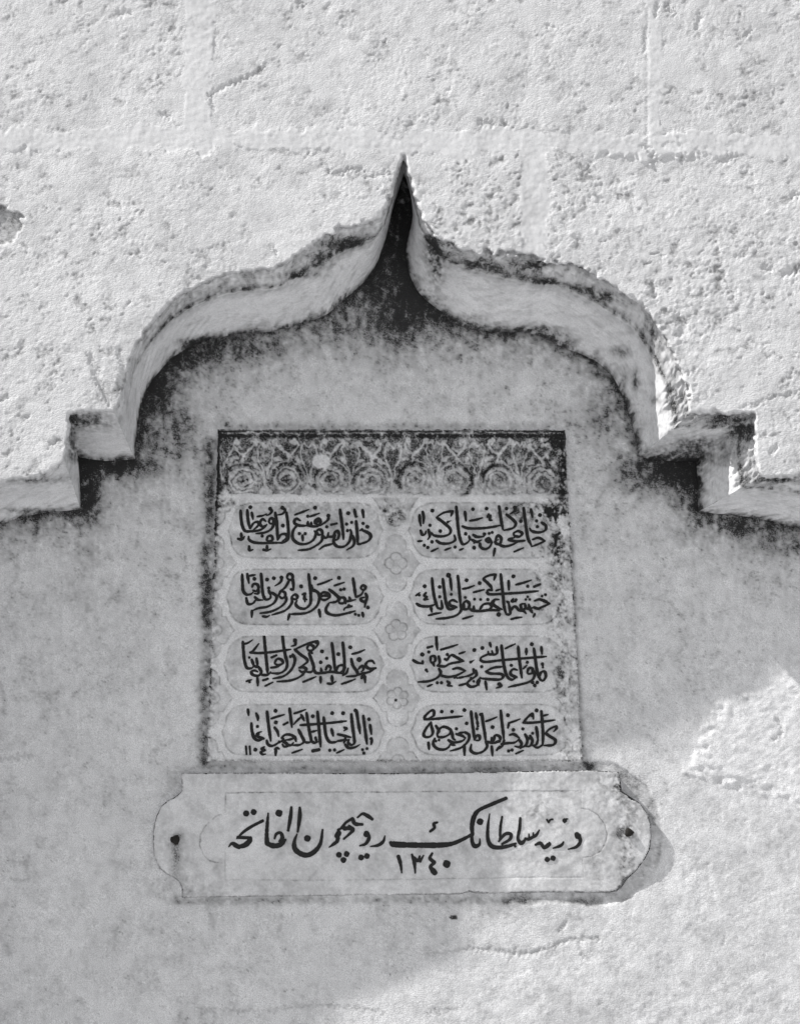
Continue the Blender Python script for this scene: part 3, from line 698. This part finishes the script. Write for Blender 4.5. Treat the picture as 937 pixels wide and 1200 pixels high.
T[0] = """85,65 88,110 95,155 112,186 150,188 195,182 225,165 240,148;124,62 128,115 138,172;142,47;150,78 158,118;140,172 162,140 186,134 190,152 160,180
200,128 212,116 234,130;212,118 198,140 212,160 238,150;182,102 215,96 238,86,14;258,56;258,58 268,70 255,88 236,96
250,132 260,112 277,118 278,136 262,144 250,134;277,125 278,150 262,178 225,196 175,202;288,78 296,130 300,185 302,240;354,78 362,140 366,205 360,238 335,254 300,256
333,155;330,50;332,50 346,66 330,86 304,92;304,236 322,208 350,206 356,226 330,246;300,256 262,256 215,258 165,254 135,238 132,218
238,238 246,218 266,216 272,238 250,246 236,240;212,216,20;88,200 92,232;68,232 95,236 108,218;135,276 138,300 158,296;218,296 240,300 264,292;240,274 240,298
402,92 440,78 486,60;522,50;492,102 548,82;395,132 410,114 436,126;408,118 400,138 420,152 450,156 480,154;478,156 480,130;498,158 500,134;480,154 520,160 546,152 554,130 540,114 524,122 522,140 540,150;536,130,20
479,100,20;416,152 392,188 392,232 425,260 470,262 510,240 526,205 518,186;430,202,20;464,202,20;448,212 450,244;600,96;602,98 596,122 572,142 552,156
590,162,20;566,208 560,184 542,178 530,192 542,208 562,208;566,208 560,244 528,272 482,294 422,300;566,214 578,226 594,222 600,196;600,222 628,216 640,192 654,186 662,210 652,236 630,238
615,150,16 650,142,14;668,60 676,120 684,180 688,236;640,210 630,248 650,276 690,278 722,250 734,200 728,178;706,146,20;736,136,20;712,184,20;716,82
752,60 762,104 770,100;762,128 768,190 772,262;800,62 806,108;803,142,20;742,214 752,250 742,276 706,298;622,262 600,268 572,276 545,296
784,184 800,172;800,182 838,200 848,222 828,248 780,264;828,162;770,262 790,264"""
T[1] = """82,116 84,150 90,182;100,98 106,130 104,168;88,208 98,232 114,230 120,212;157,92;143,178,20
278,94 225,104 182,130;182,132 225,164 262,200 256,230 215,243 168,238 152,222;278,94 266,124;246,160,16 272,148;204,212,22;134,204 142,240 130,262
180,268 208,284 255,284 290,266 286,236;155,275,22;110,296,20;130,308,20;150,332 192,312;230,324 266,310;290,306,20;72,272 98,270
297,68 302,120 308,190 318,250 334,288 360,282 378,262;385,262 420,276 446,264;396,234 420,246 460,244;378,262 372,240;400,282 440,266;352,228,22;462,230,22
348,98 354,152;395,84,22;475,80,22;376,152 410,146 452,134;488,112 482,128 500,122;498,120 494,146 508,148
332,184 370,196 440,196 510,188 556,178;548,66 556,120 564,170 572,204;590,114 628,144 646,168 630,194 576,208;592,80,22;640,74;642,78 636,96 612,112
692,76 700,140 708,200 718,255 738,298;735,84 744,132;788,118;768,152,20;796,162 822,180 818,208 780,220 740,212 728,196;773,186,20
744,262 780,252 818,270;818,270 780,288 738,304;850,110,18 870,112;876,112 880,152;676,154,22
700,268 650,272 604,262 640,250;632,224 660,212 684,226 668,244 640,240 632,226;548,292 580,302 620,294 660,276;528,262 540,238 560,252 556,282 536,288 526,272 545,262
508,220,18;490,226,18;436,284 440,306 465,318 492,306 506,280;506,282 488,254 472,262 486,278 505,274;530,285 550,292;524,314 516,358;636,334 692,310;402,310;316,324 340,314
885,235,18 878,300,14;905,222,14 884,240,16"""
T[2] = """94,64 96,110 100,160 120,184 148,180 160,168;124,62 130,96 134,118;136,74 172,68;166,92;152,140 162,122 184,126 190,148 176,164 156,158
190,150 188,178 166,178;205,60 210,120 216,180 232,212 258,206 262,184;118,204 128,238 156,236 180,208;168,198 186,214 216,216;240,96;280,88
325,84;328,86 318,112 286,134;250,146,20;250,160 262,188;268,172 296,196 282,232 240,256 190,264 152,280;152,278 150,318
308,188 322,166 344,172 346,194 328,206 310,192;346,186 352,220 320,256 262,284 198,294;356,80 368,62 388,70 388,92 370,98 356,84;388,84 394,118 396,156;372,98 346,142 312,166;378,152 396,158
384,196 404,184 418,196 408,212 388,206;386,196 384,236 345,278 268,304;440,136;446,184 462,178 458,200;454,208 474,214;458,184 462,226
484,64 490,120 496,180 494,236 464,266 428,262 408,240 416,218;522,88;500,130 508,158 532,170;536,126 575,114 622,94
516,156 542,178 546,214 526,258 470,292 372,300;372,298 362,334;545,272 552,316;548,202 566,172 600,180 604,202 576,216 548,206;548,200 575,190 604,196
604,154 640,182 660,206 644,226 604,232;662,86;634,132 694,112;672,156,20;692,152,20;660,222 674,202 696,208 692,232 668,236 660,224
694,226 730,220 760,214;700,236 700,206;728,216 722,198;744,88 752,140 760,200;760,200 792,184 806,160;788,146 800,130 818,140 808,158 790,150
818,178 826,200 818,224 796,222 790,206 812,200;822,210 812,258;832,260,22;602,236 586,266 594,292 640,306 700,296 758,280;738,252 700,262 690,276;720,250,20
758,300,18;778,306,18;800,290 804,316;214,312 240,314 256,306;665,200 640,185"""
T[3] = """60,216 84,198,20;80,212,18;64,262 90,276 140,278 180,264;120,198 110,214 128,222;128,222 110,238 134,236;112,160
155,112 160,170 170,230 184,276 190,290;188,288 214,290 210,244;200,164,22;200,222,20;134,332 172,322 210,316;148,280 154,312
218,116 226,180 236,250 250,290 276,294 300,284;300,284 262,272 258,252 278,242 304,254;268,208,18;252,96,30;262,112 266,150 270,184
306,98 312,150 318,220 322,268;334,176 366,170 404,156;358,125;322,266 326,300 300,330 245,346 178,352;344,284 340,262 356,248 374,262 368,290 344,296 322,286
374,292 400,304 450,306 500,300 552,304;436,296 456,268 490,262 504,280 486,298 446,302;400,302 400,276;350,226,18;404,236,18;440,238,18;334,352 396,334;398,196 462,180;434,142
500,262 520,240 548,238;522,242 512,264 540,286 566,296;482,238,20;530,90 486,98 458,116 480,140 500,162 508,186;530,90 518,124;476,196 486,182 508,186
474,198 500,208 580,204 680,198 780,188;530,186 556,178;558,88 564,150 572,220 578,280 590,326;590,326 614,320 604,256;604,256 592,248;546,326,28;604,128 606,182
632,102;646,152 690,140 738,124;716,160,20;752,164,16 790,148,14;620,300 634,280 650,284 664,300 692,306 706,320;632,234 624,248 648,250;648,240,18;618,354 650,346 682,342
690,310 700,290 726,292 752,284;680,296 676,268 700,262;704,286 700,262;728,290 722,266;752,284 780,292 808,280;705,238,16;728,238,16;716,222,16
756,246 790,238 846,262;846,262 806,280 770,292;728,292 744,316;758,322 748,342;800,218,16;820,210,18;825,250,18"""
T[4] = """98,84 102,140 108,196 122,238 150,240 164,226;106,98 128,92 156,74;142,152 164,132 192,96;140,148 190,152 270,146 380,130;150,190 164,230
136,178,16;178,182 186,232;164,228 190,236;190,232 206,262 190,284 158,280 148,262 166,254 186,262;222,42 228,110 234,170 240,230 244,276
208,280 244,280 262,262;330,42 336,100 346,160 358,210 350,246 314,270 264,270,14;284,210 300,186 326,192 332,212 306,222 284,214;262,238 300,232 332,214;266,178,16 296,164,14;378,172,20
390,160 404,192 386,244 340,286 274,302;538,80 480,96 402,130;402,130 436,160 472,186 474,206 428,238;404,78,26;408,84 404,104 382,112
428,238 456,236 470,250 446,264 428,252;470,250 440,286 380,312 298,320;474,122 488,104 512,112 510,132 488,138 474,126;490,138 506,154;524,94 534,84 538,98 524,124
486,152 500,190 514,236 500,262 464,262;510,240 528,268 570,268 620,262 684,272;560,266 556,240;584,250 596,226 614,238 606,258;562,142;590,182,20;555,206,22
450,322 490,306 528,290;554,292 554,328;620,92 628,150 634,210 640,262;642,260 660,228 688,224 694,244 668,266;658,158;684,88 690,150 694,220 684,284;684,284 706,268 716,240
728,118;738,158 776,148 814,132;734,186 744,226 768,262 764,284 704,290;594,330 620,332 644,318;620,286 624,330;676,334 718,320 758,304;780,190,30
776,246 796,226 806,246 792,262;770,280 800,272 840,262 878,240;800,270 812,296 816,326;794,300 800,286 820,292;878,240 842,244 818,226 830,202 856,198 870,214
118,318 150,308,14;138,322,16;184,298 186,344;216,312,14 246,302,14;232,308,14;228,346 276,322"""
T[5] = """180,52 182,90 186,134;128,120,16 158,112,14;206,132 250,120 306,102;98,160,26;44,194 70,208 100,214;100,214 100,196;136,146,20
146,196 150,172 170,172 174,196 156,210 146,198;160,206 168,228;194,170 200,206 186,226;186,226 230,230 262,214 340,200;240,196 268,164 300,178 342,200;245,160,20;232,188,18;314,156 350,144
120,250,20 128,262,12;196,244 206,268 186,296 140,316 72,322;200,282 250,292 300,282 352,256;276,246 310,240 352,256;300,292 284,300;186,326,20;210,326,20;128,348 158,336;244,318 258,330 248,340 274,346
398,246 400,268 372,284 340,292;340,292 300,300;412,254 414,284 376,312 362,332 384,350 420,340 438,314;314,342 350,332 376,318;380,206,18 408,190;403,134
534,116 536,152 514,160 506,138;514,160 488,158 484,142;486,158 446,176 438,194;438,194 470,204 560,194 680,184 826,172;450,122;494,92 500,116;385,300,18;400,318,16
562,106 568,160 578,230 594,286 622,308 652,294;584,126 612,112 644,98;652,294 620,280 616,262 632,246 656,252;620,224,20;660,112 666,180 674,240 682,298
564,232 516,238 470,258;470,260 500,272 556,274 572,288 556,306 500,306 440,300;440,296 420,322 430,340;446,232,20;468,318 476,368;552,330 560,346 530,358;548,334,22
708,126 708,162;740,100;752,124 760,180 770,250 784,296 800,314;784,290 796,264 816,262 822,290 806,314 786,308;802,214,22 806,228,12;796,116 800,158;805,236,14
714,206,20;690,244 712,222;714,262 724,240 744,244 742,268 722,274 712,264;744,246 756,286 722,322 602,352;744,324,22;772,324,22;757,342,22"""
T[6] = """128,82 132,118;176,104,14 186,128,20 186,146,12;148,162 152,210 166,250 190,264 222,254;222,254 186,240 184,222 208,212;184,182,20;168,240 196,226
116,298,14 120,346,12;138,298,14 142,346,12;172,318,24;224,302 208,312 226,322 204,332 214,346 232,344
240,94 246,150 254,210 262,268;290,90;264,136 300,124 342,112;292,158,24;336,172,14 362,158,14;284,188 300,210 308,240;238,264 246,288 270,296 300,282 312,266
306,280 330,268 356,284 362,296 340,300 330,286;326,246 350,230 380,232 400,246 376,258 346,262;326,248 340,258;362,290 380,292 396,276
284,316 296,308 312,314;292,312 290,356;372,76 378,120 386,188;398,106 430,96 468,82;446,122 420,144 396,170;446,122 438,112;446,122 458,148
424,200 444,240 456,270 430,290 384,292;404,242 410,270;434,174 500,170 600,162 706,150;472,102 480,160 490,220 498,268 470,276 456,262;508,122;500,214 532,206
498,268 520,278 540,272;524,246 532,274;536,94 542,160 548,230 554,302;572,128 578,180 586,236 606,272 640,274 660,262;618,196 628,238;622,104;686,104;656,268 690,262 722,262
654,228 690,236 732,246;692,188 706,196 690,208;700,250 690,280;734,110 740,170 748,230 752,276 736,290 716,278 722,258;698,288 720,308 756,304 784,288
608,322,20;636,320,20;648,338 692,318;506,326,20 546,318,20;386,338 448,316;764,86 772,140 786,224;758,88,22;804,118 812,180 820,240 826,286;838,140,22;844,172 852,228
850,254,20;856,260 850,288;800,318,18;826,312,18;808,338,20"""
T[7] = """112,142 114,122 148,90 166,92 164,118 138,132;110,140 170,138 250,130 334,122;212,95,22;272,95,22;345,86
150,156 122,192 106,226 118,244 146,240 160,218 152,180 150,156;178,178 196,208 186,230;186,226 200,196 226,184 262,200 262,222 230,242 194,244 184,228;134,276 138,318
172,252 162,284 182,310 220,318 250,306 262,286;178,268,16;196,262,16;262,286 290,292;272,214 278,250 292,262;250,262 280,276 330,268 352,250;296,226 330,236 352,250;298,196,20;312,222 345,215
358,164,22;348,216 372,232 366,268 326,306 262,326;344,290 346,356;384,92 390,150 398,210 404,262;404,258 416,236 434,240 432,262 412,264;420,196,18;412,104 420,152;424,180,16
448,106 454,160 464,220 470,268;470,152 500,142 536,126;470,268 478,300 452,330 410,340 382,322 386,286;470,270 510,278 556,272;516,264 526,234 550,240 554,262 530,270;510,186;508,276 504,246
440,112,20;420,152 424,176;558,88 564,150 572,214 576,256;505,298 510,356;578,262 566,296 534,322;534,322 552,296;600,116;604,162 636,152 672,138;606,164 600,192
560,286 600,280 640,276 664,258;610,232 636,228 668,250;632,202,22;604,326,20;624,320,20;664,258 680,282 668,302 640,298;688,196,20;700,228 714,256 706,290 670,312
646,342 692,322;716,250 736,254;730,236 744,268 730,296 706,300;766,184 772,220 776,262;776,262 764,290 734,294;745,222,18;796,92 802,160 806,230 804,290;804,290 776,306 752,300
688,162 716,128 742,108 750,138;688,160 740,160 820,152 876,144;768,88,24;804,120 836,112;886,180 884,196 868,212;886,178 846,196 820,222;820,222 846,240 878,262 866,290 812,294;740,120,16"""
surf_panel = lambda u, v: yP-.0008+.0010-(S(NM, u, v)*.10+S(NL, u, v)*.2)*MM
surf_slab = lambda u, v: QY(v)+.0001-(S(NL, u, v)*.35+S(NM, u, v)*.08)*MM
for i in range(8):
    org = [(265,585),(475,580),(265,660),(475,655),(265,735),(475,735),(265,815),(475,815)][i]
    ribbons([s for ln_ in T[i].split('\n') for s in ln_.split(';')], org, 5.01, surf_panel, 'lettering', parts[10+i], w0=17.6)

# ------------------------------------------------------------------ NAME PLAQUE
yQ = DEPTH-.010
def QY(v): return yQ+.016*(np.asarray(v, float)-978)/145       # the slab leans out a little at the top
plaque = root('name_plaque', tuple(W(470, 1050, yQ)))
tag(plaque, 'long marble slab with lobed ends and one large line of black script above a date', 'plaque')
OUT = [(213,906),(300,905.5),(440,906),(560,905),(650,903),(700,903),(724,905),(726,909),(728,927),(737,933),(749,941),(758,953),(762,966),(762.5,981),(761,995),(755,1007),
       (746,1019),(740,1025),(733,1032),(728,1040),(722,1044.5),(712,1046),(640,1045.5),(560,1047),(548,1045),(540,1048),(440,1049),(300,1050.5),(213.5,1052),(213,1040),(210,1033),(203,1028),
       (194,1023.5),(188,1018),(184,1011),(181,1003),(179.5,990),(179.5,976),(181,965),(184,955),(189.5,944),(197,938),(206,933.5),(213.5,927)]
OUT = np.array(OUT, float)
us = np.arange(174, 770, st_); vs = np.arange(900, 1058, st_)
U, V = np.meshgrid(us, vs)
d, nu, nv = seg_dist(U, V, np.vstack([OUT, OUT[:1]])); ins = inside(U, V, OUT)
chip = 2.6*rough_spot(U, V, 730, 1035, 14, 12)+2.6*rough_spot(U, V, 735, 925, 10, 14)+1.4*rough_spot(U, V, 550, 1048, 14, 5)
sdp = np.where(ins, d, -d)+(S(ND, U, V)*.25+S(NM, U*2, V*2)*.3)*(1+chip)-chip*.8
LINES = [[(264,929),(450,928),(678,927)], [(264,929),(264,952)], [(264,952),(252,957),(242,966),(235,978),(234,990),(238,1001),(246,1009),(256,1011)],
         [(264,995),(264,1031)], [(297,1031),(340,1031.5),(440,1031),(560,1029),(683,1028)], [(264,1031),(280,1031)],
         [(681,948),(690,949),(700,955),(708,966),(711,978),(709,988),(703,998),(692,1004),(683,1005)], [(682,1005),(683,1028)]]
gr = np.zeros(U.shape)
for k, Ln in enumerate(LINES):
    dd, _, _ = seg_dist(U+S(NM, U, V)*.2, V+S(NM, U+99, V)*.2, np.array(Ln, float))
    gr = np.maximum(gr, np.exp(-(dd/.75)**2)*(.55 if k in (3, 5, 7, 4) else 1))
pan = ((U > 264) & (U < 682) & (V > 928) & (V < 1030)) | (np.hypot((U-264)/31, (V-982)/30) < 1) & (U <= 264) | (np.hypot((U-682)/29, (V-977)/28) < 1) & (U >= 682)
h = -gr*.55*MM-.25*MM*pan+S(NL, U, V)*.35*MM+S(NM, U, V)*.08*MM+S(NF, U, V)*.015*MM
h -= 1.8*MM*ss(1.6, -.4, sdp)
h += rough_spot(U, V, 735, 940, 26, 30)*S(NR, U, V)*.3*MM
vein = np.exp(-(S(NL, U*1.2+300, V*2.2)/.05)**2)*ss(-.3, .8, S(NM, U, V))
stn = .09+.07*S(NL, U*2, V*2)+.045*S(NM, U*2, V*2)+.05*vein+.02*S(NF, U, V)+gr*(.34+.15*S(NM, U*3, V*3))
stn += .36*np.exp(-((sdp-.4)/1.1)**2)*np.clip(.7+.6*S(NM, U*3, V*3), .1, 1.4)*np.clip(1.1-.6*rough_spot(U, V, 300, 906, 90, 5), 0, 1.2)
for cu_, cv_, ru, rv, am in [(736,1005,9,28,.28),(732,1030,8,16,.22),(700,1015,7,30,.18),(735,955,22,22,.22),(720,915,26,8,.28),(725,925,8,16,.3),(630,950,34,14,.18),(640,935,24,18,.12),(710,930,26,22,.10),
                             (560,1000,120,14,.06),(480,948,16,6,.1),(206,985,10,7,.3),(736,976,12,10,.3),(215,1040,14,14,.14),(260,1045,70,8,.08),(730,990,16,30,.12),(590,940,12,14,.10)]:
    stn += am*rough_spot(U, V, cu_, cv_, ru, rv)*np.clip(.8+.4*S(NG, U, V)+.4*S(NM, U*2, V*2), 0, 1.6)  # weathering, with the sunlit right end darkened in colour
stn += .5*rough_spot(U, V, 206.3, 1004, 5.5, 24)*(1+.25*S(NF, U, V))*ss(984, 990, V)
stn -= .03*rough_spot(U, V, 690, 1015, 12, 14)
crk, _, _ = seg_dist(U+S(NM, U*2, V*2), V, np.array([(362,1032),(370,1024),(380,1012),(386,1008)], float)); stn += .12*np.exp(-(crk/1.1)**2)
y = QY(V)-h
fc = grid_faces(*U.shape); kf = (sdp.ravel()[fc] > 0).all(1)
P = W(U, V, y)
lab = np.where(kf, np.where(pan.ravel()[fc[:, 0]], 1, 0), -1)
pq = split(lambda l: 'slab_face' if l == 0 else 'sunk_field', P, stn, lab, fc, lambda l: plaque, lambda l: M_slab)
slab('slab_edge', [tuple(p) for p in OUT[::-1]], QY, DEPTH+.01, M_slab, plaque)
A1 = """65,338,5 85,318,16 108,330,24 128,340,20;120,338,16 160,328,26 186,305,26 194,288,18;196,284,14 160,284,16 118,282,16;112,290,6 150,252,14 200,218,15 266,184,15
168,142,36;212,134,36;297,140,8 292,200,17 288,262,19 290,318,24;288,318,22 330,332,26 370,324,24 398,296,14;334,290,10 345,262,15 370,256,15 380,284,20 364,306,14
360,140,42;433,104,12 428,160,19 414,242,13;482,106,12 482,160,20 470,250,10;466,262,8 450,310,18 458,356,26 510,386,26 560,372,24 602,320,18 616,236,10;527,288,40
654,340,6 680,322,16 700,306,18 706,286,22;700,276,28 712,254,28;706,240,14 745,216,10;728,228,16 752,196,14 792,170,14;792,172,16 806,202,20 850,206,14;742,232,20 770,228,22 794,240,18 740,292,10;770,214,12 800,232,10
820,166,8 850,144,14 880,156,20 908,176,16;712,385,34;757,380,34;738,415,34;868,268,26 876,260,30;876,252,16 888,282,18 870,318,16 834,332,8;842,400,34;876,392,34"""
A2 = """230,272,6 220,306,15 190,328,16 144,336,6;262,312,16 280,322,30 340,326,28 440,328,27 540,328,27 620,320,22 690,292,17 744,262,16;744,268,16 740,220,22 752,162,24 782,122,19 860,86,19 941,52,17
538,194,10 516,202,16 520,226,15 494,248,12;787,190,40;738,262,15 742,310,18 758,334,22 784,322,14 786,290,6;308,392,20 322,440,16 328,490,8;388,382,12 402,430,18 408,492,8;398,400,16 424,420,16 434,392,10;436,424,14 456,388,8
508,374,10 494,402,17 508,420,18 522,430,16 502,446,17 498,458,19 512,478,28 524,492,26;592,438,46"""
A3 = """142,144,6 132,220,15 132,290,18 150,330,22 190,342,20 250,334,18 296,318,12;216,160,10 206,220,14 202,300,11;196,306,10 232,264,17 264,262,18 262,292,16 214,322,12;322,168,12 318,230,17 308,288,15 328,316,22 354,292,12
292,334,16;350,290,14 372,292,16 396,280,15 416,268,15 434,238,7;374,290,10 372,262,7;398,278,10 398,254,7;410,326,12 440,316,18 462,342,18 490,322,22 492,312,10;576,308,8 560,330,16 514,346,7
652,262,24 660,276,30;664,270,22 674,306,17 650,338,16 602,352,6;478,178,10 488,194,10 496,180,10 512,176,10;582,183,28;580,195,8 590,175,8 600,174,6;480,412,32;514,404,32"""
for s_, org in ((A1, (255,925)), (A2, (405,925)), (A3, (545,925))):
    o = ribbons([s for ln_ in s_.split('\n') for s in ln_.split(';')], org, 5.01, surf_slab, 'lettering', pq[1], w0=18, thick=.0006, wmul=1.22)
# iron pins
def pin(u, v, r, name='iron_pin'):
    vs_, fs = [], []; k = 12
    for j, (rr_, yy) in enumerate([(1.25, .0005), (1.15, -.003), (.8, -.005), (.35, -.0055)]):
        for i in range(k):
            t = 2*math.pi*i/k; q = r*rr_*(1+.14*math.sin(3*t+u)+.07*math.cos(5*t))
            vs_.append(W(u+q*math.cos(t), v+q*math.sin(t), float(QY(v))+yy))
    vs_.append(W(u, v, float(QY(v))-.0058)); n = len(vs_)-1
    for j in range(3):
        for i in range(k):
            a_, b_ = j*k+i, j*k+(i+1) % k; fs.append((a_, a_+k, b_+k)); fs.append((a_, b_+k, b_))
    for i in range(k): fs.append((3*k+i, n, 3*k+(i+1) % k))
    return mesh_obj(name, np.array(vs_), np.array(fs), M_iron, plaque)
pin(205.5, 984, 4.6)['label'] = 'rusty iron pin in the left lobe with a dark streak below'
pin(736.5, 975.5, 4.2)['label'] = 'rusty iron pin in the right lobe'
print('tris', sum(len(o.data.polygons)*(2 if len(o.data.polygons) and len(o.data.polygons[0].vertices) == 4 else 1) for o in sc.objects if o.type == 'MESH'))
